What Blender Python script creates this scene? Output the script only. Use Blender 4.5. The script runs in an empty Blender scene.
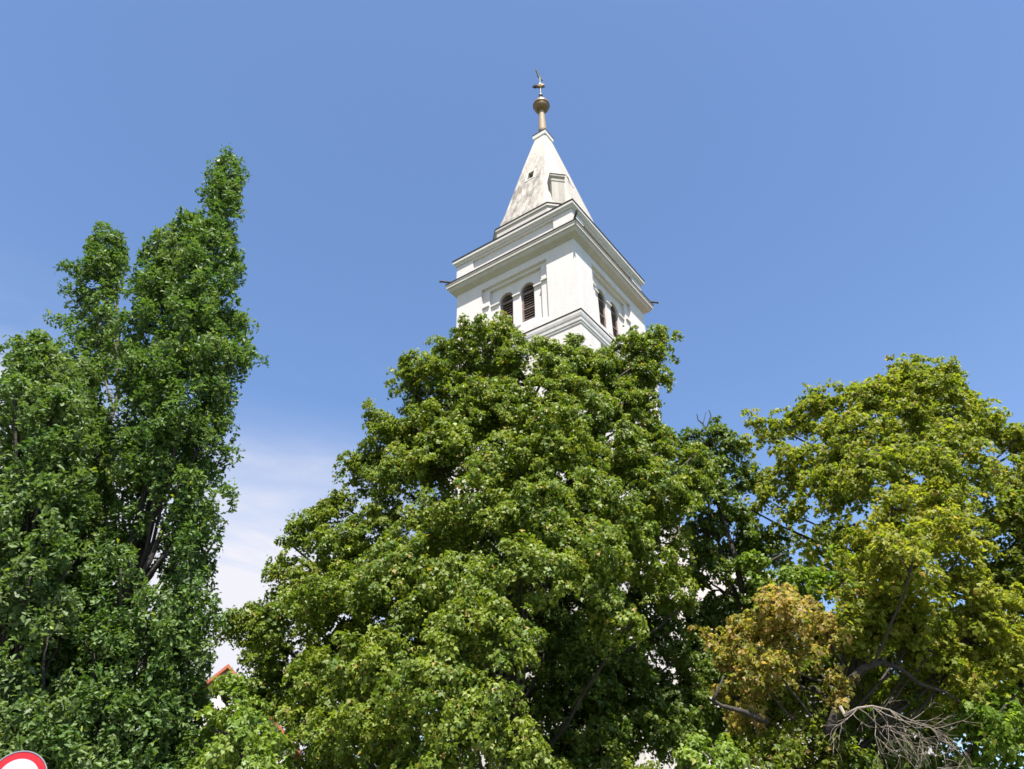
import bpy, bmesh, math
import numpy as np
from math import sin, cos, pi, radians, sqrt
from mathutils import Matrix, Vector

sc = bpy.context.scene
C = sc.collection
rng = np.random.default_rng(11)

# ------------------------------------------------------------------ camera
PITCH, ROLL, FOC = 0.5862, -0.01543, 770.0
EYE = Vector((0, 0, 1.6))
fw = Vector((0, cos(PITCH), sin(PITCH)))
r0, u0 = Vector((1, 0, 0)), Vector((0, -sin(PITCH), cos(PITCH)))
rt = cos(ROLL) * r0 + sin(ROLL) * u0
up = cos(ROLL) * u0 - sin(ROLL) * r0
cam_d = bpy.data.cameras.new('camera')
cam = bpy.data.objects.new('camera', cam_d)
C.objects.link(cam)
cam.matrix_world = Matrix(((rt.x, up.x, -fw.x, EYE.x), (rt.y, up.y, -fw.y, EYE.y), (rt.z, up.z, -fw.z, EYE.z), (0, 0, 0, 1)))
cam_d.sensor_width = 36
cam_d.lens = FOC / 1024 * 36
cam_d.clip_end = 3000
sc.camera = cam


def AT(px, py, Y):
    """world point at forward distance Y seen at a photo pixel"""
    a = (float(px) - 512) / FOC
    b = (384.5 - float(py)) / FOC
    Y = float(Y)
    q = a * rt + b * up + fw
    return EYE + q * (Y / q.y)


def DEPTH(p):
    return (Vector(p) - EYE).dot(fw)


# ------------------------------------------------------------------ world, sun, exposure
YAW = 0.17024                                  # the tower corner points this far right of the camera
SUN_EL, SUN_AZ = radians(64), YAW              # azimuth measured from -Y towards +X
w = bpy.data.worlds.new('World')
sc.world = w
w.use_nodes = True
nt = w.node_tree
nt.nodes.clear()
N = nt.nodes.new
L = nt.links.new
out = N('ShaderNodeOutputWorld')
bg = N('ShaderNodeBackground')
sky = N('ShaderNodeTexSky')
sky.sky_type = 'NISHITA'
sky.sun_disc = False
sky.sun_elevation = SUN_EL
to_sun = Vector((sin(SUN_AZ) * cos(SUN_EL), -cos(SUN_AZ) * cos(SUN_EL), sin(SUN_EL)))
sky.sun_rotation = math.atan2(to_sun.x, to_sun.y)
sky.air_density = 1.0
sky.dust_density = 0.6
sky.ozone_density = 2.0
bg.inputs['Strength'].default_value = 0.073
tint = N('ShaderNodeMix'); tint.data_type = 'RGBA'; tint.blend_type = 'MULTIPLY'
tint.inputs['Factor'].default_value = 1.0
SKY_TINT = (0.90, 0.975, 1.08, 1)
tint.inputs['B'].default_value = SKY_TINT
L(sky.outputs[0], tint.inputs['A'])
tc = N('ShaderNodeTexCoord')
sep = N('ShaderNodeSeparateXYZ')
L(tc.outputs['Generated'], sep.inputs[0])
mp = N('ShaderNodeMapping')
mp.inputs['Scale'].default_value = (1.6, 1.6, 5.0)
mp.inputs['Rotation'].default_value = (0.0, 0.35, 0.3)
L(tc.outputs['Generated'], mp.inputs[0])
cn = N('ShaderNodeTexNoise')
cn.inputs['Scale'].default_value = 1.7
cn.inputs['Detail'].default_value = 7
cn.inputs['Roughness'].default_value = 0.55
cn.inputs['Distortion'].default_value = 0.5
L(mp.outputs[0], cn.inputs['Vector'])


def wmath(op, a, b=None):
    m = N('ShaderNodeMath'); m.operation = op
    for i, v in enumerate((a, b)):
        if v is None: continue
        if isinstance(v, (int, float)): m.inputs[i].default_value = v
        else: L(v, m.inputs[i])
    return m.outputs[0]


def wramp(v, a, b, lo=0.0, hi=1.0):
    m = N('ShaderNodeMapRange'); m.interpolation_type = 'SMOOTHSTEP'
    m.inputs['From Min'].default_value = a; m.inputs['From Max'].default_value = b
    m.inputs['To Min'].default_value = lo; m.inputs['To Max'].default_value = hi
    L(v, m.inputs['Value'])
    return m.outputs[0]


# thin bank of cirrus low in the sky to the left of the tower
elev = wramp(sep.outputs['Z'], 0.53, 0.38)
az = wramp(sep.outputs['X'], -0.03, -0.26)
bank = wmath('MULTIPLY', elev, az)
nz = wramp(cn.outputs['Fac'], 0.25, 0.75)
cm = wmath('ADD', wmath('MULTIPLY', bank, 1.2), wmath('MULTIPLY', wmath('SUBTRACT', nz, 0.62), wmath('MULTIPLY', bank, 1.2)))
wisp = wmath('MULTIPLY', wmath('MULTIPLY', wramp(cn.outputs['Fac'], 0.42, 0.75), wramp(sep.outputs['Z'], 0.62, 0.4)), wramp(sep.outputs['X'], 0.25, -0.35, 0.03, 0.5))
cm = wmath('MINIMUM', wmath('MAXIMUM', wmath('ADD', cm, wisp), 0.0), 0.96)
cmix = N('ShaderNodeMix'); cmix.data_type = 'RGBA'
L(cm, cmix.inputs['Factor'])
L(tint.outputs['Result'], cmix.inputs['A'])
cmix.inputs['B'].default_value = (4.15, 4.12, 4.4, 1)
L(cmix.outputs['Result'], bg.inputs['Color'])
L(bg.outputs[0], out.inputs[0])

sd = bpy.data.lights.new('sun', 'SUN')
sd.energy = 4.2
sd.angle = radians(0.5)
sd.color = (1.0, 0.95, 0.87)
so = bpy.data.objects.new('sun', sd)
C.objects.link(so)
so.rotation_euler = to_sun.to_track_quat('Z', 'Y').to_euler()

sc.view_settings.view_transform = 'Standard'
sc.view_settings.look = 'None'
sc.view_settings.gamma = 1
sc.view_settings.use_curve_mapping = False
sc.view_settings.exposure = 1.6
sc.cycles.filter_width = 1.6


# ------------------------------------------------------------------ materials
def mat(name, col, rough=0.7, noise=0.0, nscale=3.0, col2=None, metal=0.0, bump=0.0, bscale=20.0, spec=0.5, coords='Object', lo=0.35, hi=0.65):
    m = bpy.data.materials.new(name)
    m.use_nodes = True
    t = m.node_tree
    b = t.nodes['Principled BSDF']
    b.inputs['Base Color'].default_value = (*col, 1)
    b.inputs['Roughness'].default_value = rough
    b.inputs['Metallic'].default_value = metal
    b.inputs['Specular IOR Level'].default_value = spec
    co = t.nodes.new('ShaderNodeTexCoord')
    if col2 is not None:
        n = t.nodes.new('ShaderNodeTexNoise')
        n.inputs['Scale'].default_value = nscale
        n.inputs['Detail'].default_value = 8
        n.inputs['Roughness'].default_value = 0.65
        t.links.new(co.outputs[coords], n.inputs['Vector'])
        r = t.nodes.new('ShaderNodeMapRange')
        r.inputs['From Min'].default_value = lo
        r.inputs['From Max'].default_value = hi
        t.links.new(n.outputs['Fac'], r.inputs['Value'])
        x = t.nodes.new('ShaderNodeMix'); x.data_type = 'RGBA'
        x.inputs['A'].default_value = (*col, 1)
        x.inputs['B'].default_value = (*col2, 1)
        t.links.new(r.outputs[0], x.inputs['Factor'])
        t.links.new(x.outputs['Result'], b.inputs['Base Color'])
    if bump:
        n2 = t.nodes.new('ShaderNodeTexNoise')
        n2.inputs['Scale'].default_value = bscale
        n2.inputs['Detail'].default_value = 6
        t.links.new(co.outputs[coords], n2.inputs['Vector'])
        bp = t.nodes.new('ShaderNodeBump')
        bp.inputs['Strength'].default_value = bump
        bp.inputs['Distance'].default_value = 0.03
        t.links.new(n2.outputs['Fac'], bp.inputs['Height'])
        t.links.new(bp.outputs[0], b.inputs['Normal'])
    return m


def leaf_mat(name, trans=0.3, rough=0.5, spec=0.35):
    m = bpy.data.materials.new(name)
    m.use_nodes = True
    t = m.node_tree
    b = t.nodes['Principled BSDF']
    a = t.nodes.new('ShaderNodeAttribute')
    a.attribute_name = 'leaf_colour'
    t.links.new(a.outputs['Color'], b.inputs['Base Color'])
    b.inputs['Roughness'].default_value = rough
    b.inputs['Specular IOR Level'].default_value = spec
    tr = t.nodes.new('ShaderNodeBsdfTranslucent')
    mx = t.nodes.new('ShaderNodeMix'); mx.data_type = 'RGBA'; mx.blend_type = 'MULTIPLY'
    mx.inputs['Factor'].default_value = 1
    mx.inputs['B'].default_value = (1.5, 1.6, 0.7, 1)
    t.links.new(a.outputs['Color'], mx.inputs['A'])
    t.links.new(mx.outputs['Result'], tr.inputs['Color'])
    s = t.nodes.new('ShaderNodeMixShader')
    s.inputs[0].default_value = trans
    t.links.new(b.outputs[0], s.inputs[1])
    t.links.new(tr.outputs[0], s.inputs[2])
    t.links.new(s.outputs[0], t.nodes['Material Output'].inputs['Surface'])
    return m


def stain_mat(name, clean, stain, streak, amount, zlo, zhi, crack, face=False):
    """whitewashed plaster with vertical grime streaks and hairline cracks"""
    m = bpy.data.materials.new(name)
    m.use_nodes = True
    t = m.node_tree
    nn = t.nodes.new
    ln = t.links.new
    b = t.nodes['Principled BSDF']
    b.inputs['Roughness'].default_value = 0.85
    b.inputs['Specular IOR Level'].default_value = 0.25
    co = nn('ShaderNodeTexCoord')
    mp = nn('ShaderNodeMapping')
    mp.inputs['Scale'].default_value = (1, 1, streak)
    ln(co.outputs['Object'], mp.inputs[0])
    n = nn('ShaderNodeTexNoise')
    n.inputs['Scale'].default_value = 4.2 if face else 2.2
    n.inputs['Detail'].default_value = 9
    n.inputs['Roughness'].default_value = 0.7
    ln(mp.outputs[0], n.inputs['Vector'])
    r = nn('ShaderNodeMapRange')
    r.inputs['From Min'].default_value = 0.42
    r.inputs['From Max'].default_value = 0.68
    ln(n.outputs['Fac'], r.inputs['Value'])
    s = nn('ShaderNodeSeparateXYZ')
    ln(co.outputs['Object'], s.inputs[0])
    g = nn('ShaderNodeMapRange')
    g.inputs['From Min'].default_value = zhi
    g.inputs['From Max'].default_value = zlo
    ln(s.outputs['Z'], g.inputs['Value'])
    if face:
        # the street-left side is the weather side and carries most of the grime
        fx = nn('ShaderNodeMapRange')
        fx.inputs['From Min'].default_value = 0.55; fx.inputs['From Max'].default_value = 1.1
        fx.inputs['To Min'].default_value = 1.0; fx.inputs['To Max'].default_value = 0.4
        ln(s.outputs['X'], fx.inputs['Value'])
        fm = nn('ShaderNodeMath'); fm.operation = 'MULTIPLY'
        ln(g.outputs[0], fm.inputs[0]); ln(fx.outputs[0], fm.inputs[1])
        g = fm
        r.inputs['From Min'].default_value = 0.38
        r.inputs['From Max'].default_value = 0.64
    mu = nn('ShaderNodeMath'); mu.operation = 'MULTIPLY'
    ln(r.outputs[0], mu.inputs[0]); ln(g.outputs[0], mu.inputs[1])
    m2 = nn('ShaderNodeMath'); m2.operation = 'MULTIPLY'
    ln(mu.outputs[0], m2.inputs[0]); m2.inputs[1].default_value = amount
    x = nn('ShaderNodeMix'); x.data_type = 'RGBA'
    x.inputs['A'].default_value = (*clean, 1); x.inputs['B'].default_value = (*stain, 1)
    ln(m2.outputs[0], x.inputs['Factor'])
    v = nn('ShaderNodeTexVoronoi'); v.feature = 'DISTANCE_TO_EDGE'
    v.inputs['Scale'].default_value = 0.8
    nd = nn('ShaderNodeTexNoise'); nd.inputs['Scale'].default_value = 3
    ln(co.outputs['Object'], nd.inputs['Vector'])
    ad = nn('ShaderNodeMix'); ad.data_type = 'RGBA'; ad.blend_type = 'ADD'
    ad.inputs['Factor'].default_value = 0.5
    ln(co.outputs['Object'], ad.inputs['A']); ln(nd.outputs['Color'], ad.inputs['B'])
    ln(ad.outputs['Result'], v.inputs['Vector'])
    cr = nn('ShaderNodeMapRange')
    cr.inputs['From Min'].default_value = 0.012; cr.inputs['From Max'].default_value = 0.0
    ln(v.outputs['Distance'], cr.inputs['Value'])
    cx = nn('ShaderNodeMath'); cx.operation = 'MULTIPLY'; cx.inputs[1].default_value = crack
    ln(cr.outputs[0], cx.inputs[0])
    x2 = nn('ShaderNodeMix'); x2.data_type = 'RGBA'
    ln(cx.outputs[0], x2.inputs['Factor'])
    ln(x.outputs['Result'], x2.inputs['A']); x2.inputs['B'].default_value = (0.2, 0.19, 0.17, 1)
    ln(x2.outputs['Result'], b.inputs['Base Color'])
    nb = nn('ShaderNodeTexNoise'); nb.inputs['Scale'].default_value = 6; nb.inputs['Detail'].default_value = 8
    ln(co.outputs['Object'], nb.inputs['Vector'])
    bp = nn('ShaderNodeBump'); bp.inputs['Strength'].default_value = 0.35; bp.inputs['Distance'].default_value = 0.02
    ln(nb.outputs['Fac'], bp.inputs['Height']); ln(bp.outputs[0], b.inputs['Normal'])
    return m


M_wall = stain_mat('white_plaster', (0.59, 0.55, 0.535), (0.44, 0.395, 0.36), 0.2, 0.75, 12, 34, 0.1)
M_trim = stain_mat('white_trim', (0.56, 0.525, 0.51), (0.35, 0.31, 0.275), 0.4, 0.8, 10, 34, 0.0)
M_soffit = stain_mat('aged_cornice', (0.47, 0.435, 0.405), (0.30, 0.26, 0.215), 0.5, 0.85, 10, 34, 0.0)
M_spire = stain_mat('weathered_spire', (0.41, 0.375, 0.335), (0.105, 0.093, 0.08), 0.10, 0.95, 32.6, 36.8, 0.9, True)
M_flash = mat('dark_flashing', (0.045, 0.036, 0.031), 0.8, col2=(0.08, 0.065, 0.055), nscale=4, spec=0.2)
M_louvre = mat('brown_louvre', (0.12, 0.085, 0.075), 0.7, col2=(0.22, 0.165, 0.15), nscale=6)
M_dark = mat('painted_interior_dark', (0.012, 0.011, 0.011), 0.9)  # near-black colour standing in for the darkness of unlit interiors
M_gold = mat('weathered_gilt', (0.21, 0.125, 0.045), 0.45, col2=(0.12, 0.08, 0.045), nscale=5, metal=0.35)
M_rod = mat('rendered_rod', (0.30, 0.21, 0.12), 0.7, col2=(0.20, 0.155, 0.105), nscale=6)
M_patina = mat('patina_metal', (0.13, 0.15, 0.14), 0.6, col2=(0.05, 0.055, 0.05), nscale=9, metal=0.4)
M_tile = mat('red_roof_tile', (0.42, 0.11, 0.05), 0.8, col2=(0.28, 0.08, 0.045), nscale=9, bump=0.6, bscale=12)
M_glass = mat('dark_window_glass', (0.03, 0.035, 0.04), 0.08, spec=0.8)
M_bark = mat('grey_brown_bark', (0.045, 0.036, 0.028), 0.9, col2=(0.022, 0.018, 0.014), nscale=9, bump=0.9, bscale=24)
M_bark_pale = mat('pale_oak_bark', (0.17, 0.14, 0.115), 0.9, col2=(0.11, 0.09, 0.07), nscale=9, bump=0.8, bscale=24)
M_dead = mat('dead_wood', (0.27, 0.22, 0.175), 0.9, col2=(0.17, 0.14, 0.115), nscale=12)
M_grass = mat('lawn', (0.05, 0.085, 0.02), 0.95, col2=(0.085, 0.10, 0.035), nscale=0.7, bump=1.0, bscale=30)
M_asphalt = mat('asphalt', (0.05, 0.05, 0.052), 0.9, col2=(0.075, 0.073, 0.07), nscale=2.0, bump=0.5, bscale=60)
M_pave = mat('concrete_paving', (0.33, 0.32, 0.30), 0.85, col2=(0.24, 0.235, 0.22), nscale=1.5, bump=0.3, bscale=30)
M_kerb = mat('kerb_stone', (0.40, 0.39, 0.37), 0.85, col2=(0.3, 0.29, 0.27), nscale=4)
M_white = mat('road_paint', (0.75, 0.75, 0.73), 0.7, col2=(0.55, 0.55, 0.53), nscale=6)
M_signw = mat('sign_white_shaded', (0.50, 0.52, 0.56), 0.45, col2=(0.45, 0.47, 0.51), nscale=5)  # white dulled and blued, partial shade painted into the base colour
M_signr = mat('sign_red', (0.62, 0.012, 0.02), 0.35, col2=(0.55, 0.012, 0.02), nscale=5)
M_galv = mat('galvanised_steel', (0.45, 0.46, 0.47), 0.45, col2=(0.36, 0.37, 0.38), nscale=10, metal=0.8)
M_leaf_maple = leaf_mat('maple_leaf', 0.35, 0.5, 0.35)
M_leaf_yellow = leaf_mat('yellowing_leaf', 0.50, 0.5, 0.3)
M_leaf_oak = leaf_mat('oak_leaf', 0.33, 0.5, 0.32)


# ------------------------------------------------------------------ generic builders
def tag(o, label=None, cat=None, group=None, kind=None):
    if label: o['label'] = label
    if cat: o['category'] = cat
    if group: o['group'] = group
    if kind: o['kind'] = kind
    return o


def empty(name, loc=(0, 0, 0), rz=0.0):
    o = bpy.data.objects.new(name, None)
    C.objects.link(o)
    o.empty_display_size = 0.3
    o.location = loc
    o.rotation_euler = (0, 0, rz)
    return o


def link(name, me, m, parent=None):
    o = bpy.data.objects.new(name, me)
    C.objects.link(o)
    if m is not None and not me.materials: me.materials.append(m)
    if parent is not None: o.parent = parent
    return o


class MB:
    """collects polygons of one mesh"""
    def __init__(s): s.v, s.f = [], []

    def add(s, vs, fs):
        k = len(s.v)
        s.v += [tuple(v) for v in vs]
        s.f += [[i + k for i in f] for f in fs]
        return s

    def box(s, x0, y0, z0, x1, y1, z1, T=None):
        vs = [(x, y, z) for z in (z0, z1) for x, y in ((x0, y0), (x1, y0), (x1, y1), (x0, y1))]
        if T is not None: vs = [T @ Vector(v) for v in vs]
        return s.add(vs, [(3, 2, 1, 0), (4, 5, 6, 7), (0, 1, 5, 4), (1, 2, 6, 5), (2, 3, 7, 6), (3, 0, 4, 7)])

    def loft(s, rings, T=None, caps=True):
        n = len(rings[0])
        vs = [v for r in rings for v in r]
        if T is not None: vs = [T @ Vector(v) for v in vs]
        fs = []
        for k in range(len(rings) - 1):
            for i in range(n):
                j = (i + 1) % n
                fs.append((k * n + i, k * n + j, (k + 1) * n + j, (k + 1) * n + i))
        if caps:
            fs.append(tuple(range(n))[::-1])
            fs.append(tuple((len(rings) - 1) * n + i for i in range(n)))
        return s.add(vs, fs)

    def tube(s, pts, rads, sides=8):
        pts = [Vector(p) for p in pts]
        rings = []
        a = None
        for i, p in enumerate(pts):
            d = (pts[min(i + 1, len(pts) - 1)] - pts[max(i - 1, 0)]).normalized()
            if a is None:
                a = d.orthogonal().normalized()
            a = (a - d * a.dot(d)).normalized()
            b = d.cross(a)
            rings.append([p + (a * cos(2 * pi * k / sides) + b * sin(2 * pi * k / sides)) * rads[i] for k in range(sides)])
        return s.loft(rings)

    def mesh(s, name, smooth=False):
        me = bpy.data.meshes.new(name)
        me.from_pydata(s.v, [], s.f)
        if smooth:
            me.polygons.foreach_set('use_smooth', [True] * len(me.polygons))
        me.update()
        return me

    def build(s, name, m, parent=None, smooth=False):
        return link(name, s.mesh(name, smooth), m, parent)


def sq(h, z):
    return [(-h, -h, z), (h, -h, z), (h, h, z), (-h, h, z)]


def octa(h, k, z):
    return [(-k, -h, z), (k, -h, z), (h, -k, z), (h, k, z), (k, h, z), (-k, h, z), (-h, k, z), (-h, -k, z)]


def circ(r, z, n=24):
    return [(r * cos(2 * pi * i / n), r * sin(2 * pi * i / n), z) for i in range(n)]


def arch(u0, u1, z0, zs, n=14):
    """outline of an arched opening, sill z0, springing zs"""
    r = (u1 - u0) / 2
    c = (u0 + u1) / 2
    return [(u0, z0), (u1, z0)] + [(c + r * cos(pi * i / n), zs + r * sin(pi * i / n)) for i in range(n + 1)]


def face_T(k):
    return Matrix.Rotation(k * pi / 2, 4, 'Z')


def prism(mb, outline, y0, y1, T):
    """outline in (x, z), extruded from y0 to y1"""
    return mb.loft([[(x, y0, z) for x, z in outline], [(x, y1, z) for x, z in outline]], T)


def cut(me, cutters):
    """boolean difference, returns a new mesh"""
    o = bpy.data.objects.new('tmp', me)
    C.objects.link(o)
    os_ = []
    for cme in cutters:
        c = bpy.data.objects.new('tmpc', cme)
        C.objects.link(c)
        md = o.modifiers.new('b', 'BOOLEAN')
        md.operation = 'DIFFERENCE'
        md.solver = 'EXACT'
        md.object = c
        os_.append(c)
    bpy.context.view_layer.update()
    dg = bpy.context.evaluated_depsgraph_get()
    r = bpy.data.meshes.new_from_object(o.evaluated_get(dg))
    for c in os_ + [o]: bpy.data.objects.remove(c)
    r.materials.clear()
    return r


def fixn(mb_mesh):
    bm = bmesh.new(); bm.from_mesh(mb_mesh)
    bmesh.ops.recalc_face_normals(bm, faces=bm.faces)
    bm.to_mesh(mb_mesh); bm.free()
    return mb_mesh


# ------------------------------------------------------------------ ground
def sheet(name, x0, y0, x1, y1, z, m):
    o = MB().add([(x0, y0, z), (x1, y0, z), (x1, y1, z), (x0, y1, z)], [(0, 1, 2, 3)]).build(name, m)
    return tag(o, kind='structure')


sheet('ground', -900, -900, 900, 900, 0.0, M_grass)
sheet('road', -120, -3.4, 120, 6.6, 0.004, M_asphalt)
tag(MB().box(-120, 6.6, -0.02, 120, 6.75, 0.125).build('kerb', M_kerb), kind='structure')
tag(MB().box(-120, 6.752, -0.02, 120, 9.9, 0.12).build('pavement', M_pave), kind='structure')
mk = MB()
for i in range(-18, 19):
    mk.add([(i * 6.0, 1.55, 0.008), (i * 6.0 + 3, 1.55, 0.008), (i * 6.0 + 3, 1.67, 0.008), (i * 6.0, 1.67, 0.008)], [(0, 1, 2, 3)])
tag(mk.build('road_marking', M_white), kind='structure')

# ------------------------------------------------------------------ church
TX, TY = 1.996, 28.981
church = empty('church', (TX, TY, 0), YAW - pi / 4)
tag(church, 'white plastered church with a square bell tower, louvred arches and pointed spire', 'church')
H = 3.25
# belfry stage with stepped recesses and paired arched openings on every face
walls = fixn(MB().loft([sq(H, 20.9), sq(H, 25.46)]).mesh('belfry'))
c1, c2, c3 = MB(), MB(), MB()
WIN = [(-0.94, -0.21), (0.21, 0.94)]
for k in range(4):
    T = face_T(k)
    c1.box(-1.8, -H - 1, 21.78, 1.8, -H + 0.13, 25.05, T)
    c2.box(-1.42, -H - 0.9, 22.0, 1.42, -H + 0.27, 24.88, T)
    for a, b in WIN:
        prism(c3, arch(a, b, 22.34, 24.10), -H - 0.8, -H + 0.62, T)
me = cut(walls, [fixn(c.mesh('c')) for c in (c1, c2, c3)])
link('belfry_wall', me, M_wall, church)
# lower shaft
H2 = 3.34
shaft = fixn(MB().loft([sq(H2, -0.05), sq(H2, 20.9)]).mesh('shaft'))
c1, c2 = MB(), MB()
for k in range(4):
    T = face_T(k)
    c1.box(-1.8, -H2 - 1, 14.6, 1.8, -H2 + 0.13, 20.62, T)
    prism(c2, arch(-0.35, 0.35, 16.2, 17.9), -H2 - 0.8, -H2 + 0.5, T)
me = cut(shaft, [fixn(c.mesh('c')) for c in (c1, c2)])
link('tower_wall', me, M_wall, church)
for k in range(4):
    T = face_T(k)
    slit = prism(MB(), arch(-0.36, 0.36, 16.19, 17.9), -H2 + 0.34, -H2 + 0.4, T).build('window', M_louvre, church)


def ring_prism(outer, inner, y0, y1, T):
    mb = MB()
    n = len(outer)
    vs = [(x, y0, z) for x, z in outer] + [(x, y0, z) for x, z in inner] + [(x, y1, z) for x, z in outer] + [(x, y1, z) for x, z in inner]
    fs = []
    for i in range(n):
        j = (i + 1) % n
        fs += [(i, j, n + j, n + i), (2 * n + j, 2 * n + i, 3 * n + i, 3 * n + j), (n + i, n + j, 3 * n + j, 3 * n + i), (j, i, 2 * n + i, 2 * n + j)]
    return mb.add([T @ Vector(v) for v in vs], fs)


def arched_window(a, b, z0, zs, yb, T, parent):
    """brown wooden arch frame with slanted louvre boards in front of a near-black sheet that paints in the unlit chamber"""
    fr = ring_prism(arch(a, b, z0, zs), arch(a + 0.085, b - 0.085, z0 + 0.10, zs), yb, yb + 0.09, T)
    fr.box(a + 0.05, yb + 0.004, zs - 0.16, b - 0.05, yb + 0.07, zs - 0.09, T)
    fr.box(a + 0.05, yb + 0.006, z0 + 0.72, b - 0.05, yb + 0.06, z0 + 0.765, T)
    fo = fr.build('window', M_louvre, parent)
    fixn(fo.data)
    lv = MB()
    z = z0 + 0.09
    r = (b - a) / 2 - 0.08
    cx = (a + b) / 2
    while z < zs + r - 0.06:
        hw = r if z < zs else sqrt(max(r * r - (z - zs) ** 2, 0.0004))
        S = T @ Matrix.Translation((cx, yb + 0.075, z)) @ Matrix.Rotation(radians(50), 4, 'X')
        lv.box(-hw, -0.06, -0.012, hw, 0.06, 0.012, S)
        z += 0.14
    lo = lv.build('louvre', M_louvre, fo)
    prism(MB(), arch(a - 0.02, b + 0.02, z0 - 0.02, zs), yb + 0.22, yb + 0.25, T).build('painted_dark_backing', M_dark, fo)  # black backing sheet, chamber darkness put in as colour


for k in range(4):
    T = face_T(k)
    for a, b in WIN:
        arched_window(a + 0.002, b - 0.002, 22.343, 24.10, -H + 0.36, T, church)
    for x0, x1, y0, y1, z0, z1 in ((-1.42, -0.942, .19, .275, 23.99, 24.07), (-0.208, 0.208, .19, .275, 23.99, 24.07), (0.942, 1.42, .19, .275, 23.99, 24.07),
                                   (-1.8, -1.424, .05, .135, 23.99, 24.07), (1.424, 1.8, .05, .135, 23.99, 24.07), (-0.2, 0.2, .23, .275, 22.25, 22.31)):
        MB().box(x0 + 0.002, -H + y0, z0, x1 - 0.002, -H + y1, z1, T).build('impost_band', M_trim, church)

# string course between the stages
MB().loft([sq(3.342, 20.66), sq(3.37, 20.68), sq(3.375, 20.78), sq(3.40, 20.80), sq(3.405, 20.92), sq(3.43, 21.0), sq(3.45, 21.12), sq(3.45, 21.24), sq(3.45, 21.25)]).build('belt_course', M_trim, church)
MB().loft([sq(3.462, 21.252), sq(3.475, 21.30), sq(3.26, 21.42), sq(3.24, 21.43)]).build('belt_flashing', M_flash, church)
# main cornice
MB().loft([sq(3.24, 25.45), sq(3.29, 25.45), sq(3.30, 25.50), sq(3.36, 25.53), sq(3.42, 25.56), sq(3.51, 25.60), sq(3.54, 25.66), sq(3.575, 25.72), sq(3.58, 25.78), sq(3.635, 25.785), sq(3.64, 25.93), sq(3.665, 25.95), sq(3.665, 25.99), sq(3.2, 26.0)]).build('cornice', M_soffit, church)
MB().loft([sq(3.675, 25.992), sq(3.69, 26.055), sq(3.3, 26.12), sq(3.2, 26.10)]).build('cornice_flashing', M_flash, church)
# parapet with sunk panels
par = fixn(MB().loft([sq(3.30, 26.05), sq(3.30, 27.25)]).mesh('par'))
c1 = MB()
for k in range(4):
    c1.box(-2.3, -4.5, 26.42, 2.3, -3.30 + 0.09, 27.12, face_T(k))
link('parapet', cut(par, [fixn(c1.mesh('c'))]), M_trim, church)
MB().loft([sq(3.25, 27.24), sq(3.35, 27.24), sq(3.36, 27.32), sq(3.42, 27.36), sq(3.45, 27.40), sq(3.45, 27.53), sq(3.2, 27.54)]).build('coping', M_trim, church)
MB().loft([sq(3.465, 27.532), sq(3.48, 27.60), sq(2.4, 27.95), sq(2.3, 27.95)]).build('roof_flashing', M_flash, church)
# rain spouts at the four corners
for k in range(4):
    T = face_T(k)
    s = MB()
    p0 = T @ Vector((3.25, -3.25, 26.24)); p1 = T @ Vector((3.82, -3.82, 26.24))
    s.tube([p0, p1, T @ Vector((3.87, -3.87, 26.22))], [0.05, 0.05, 0.065], 8)
    s.build('rain_spout', M_flash, church)
# spire plinth, spire, cap
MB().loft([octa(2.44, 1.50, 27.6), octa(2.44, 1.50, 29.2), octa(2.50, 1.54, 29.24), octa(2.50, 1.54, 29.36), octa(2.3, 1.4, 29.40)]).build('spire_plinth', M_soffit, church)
MB().loft([octa(2.515, 1.55, 29.362), octa(2.53, 1.56, 29.42), octa(2.3, 1.4, 29.46)]).build('plinth_flashing', M_flash, church)


def spire_half(z):
    return 2.43 + (0.345 - 2.43) * (z - 29.42) / (37.6 - 29.42) + 0.10 * max(0, (30.4 - z)) ** 2 / 0.96


rings = []
for i in range(25):
    z = 29.42 + (37.6 - 29.42) * i / 24
    h = spire_half(z) - 0.08 * (1 if z < 29.5 else 0)
    rings.append(octa(h, h * (0.55 + 0.22 * (i / 24) ** 2), z))
spire_me = fixn(MB().loft(rings).mesh('spire'))
c1 = MB()
for k in range(4):
    c1.box(-0.19, -2.2, 32.98, 0.19, -0.75, 33.66, face_T(k))
spire = link('spire', cut(spire_me, [fixn(c1.mesh('c'))]), M_spire, church)
for k in range(4):
    T = face_T(k)
    hh = spire_half(33.3)
    # rendered surround of the little vent, standing proud of the sloping face
    S = T @ Matrix.Translation((0, -hh, 33.32)) @ Matrix.Rotation(-math.atan2(2.085, 8.18), 4, 'X')
    fr = MB()
    fr.box(-0.31, -0.02, -0.46, -0.19, 0.1, 0.46, S).box(0.19, -0.02, -0.46, 0.31, 0.1, 0.46, S)
    fr.box(-0.189, -0.018, 0.36, 0.189, 0.1, 0.46, S).box(-0.189, -0.018, -0.46, 0.189, 0.1, -0.36, S)
    fr.build('vent_frame', M_soffit, spire)
    MB().box(-0.188, -hh + 0.34, 32.99, 0.188, -hh + 0.36, 33.64, T).build('vent_dark_backing', M_dark, spire)  # near-black sheet painting the shade inside the vent
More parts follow.
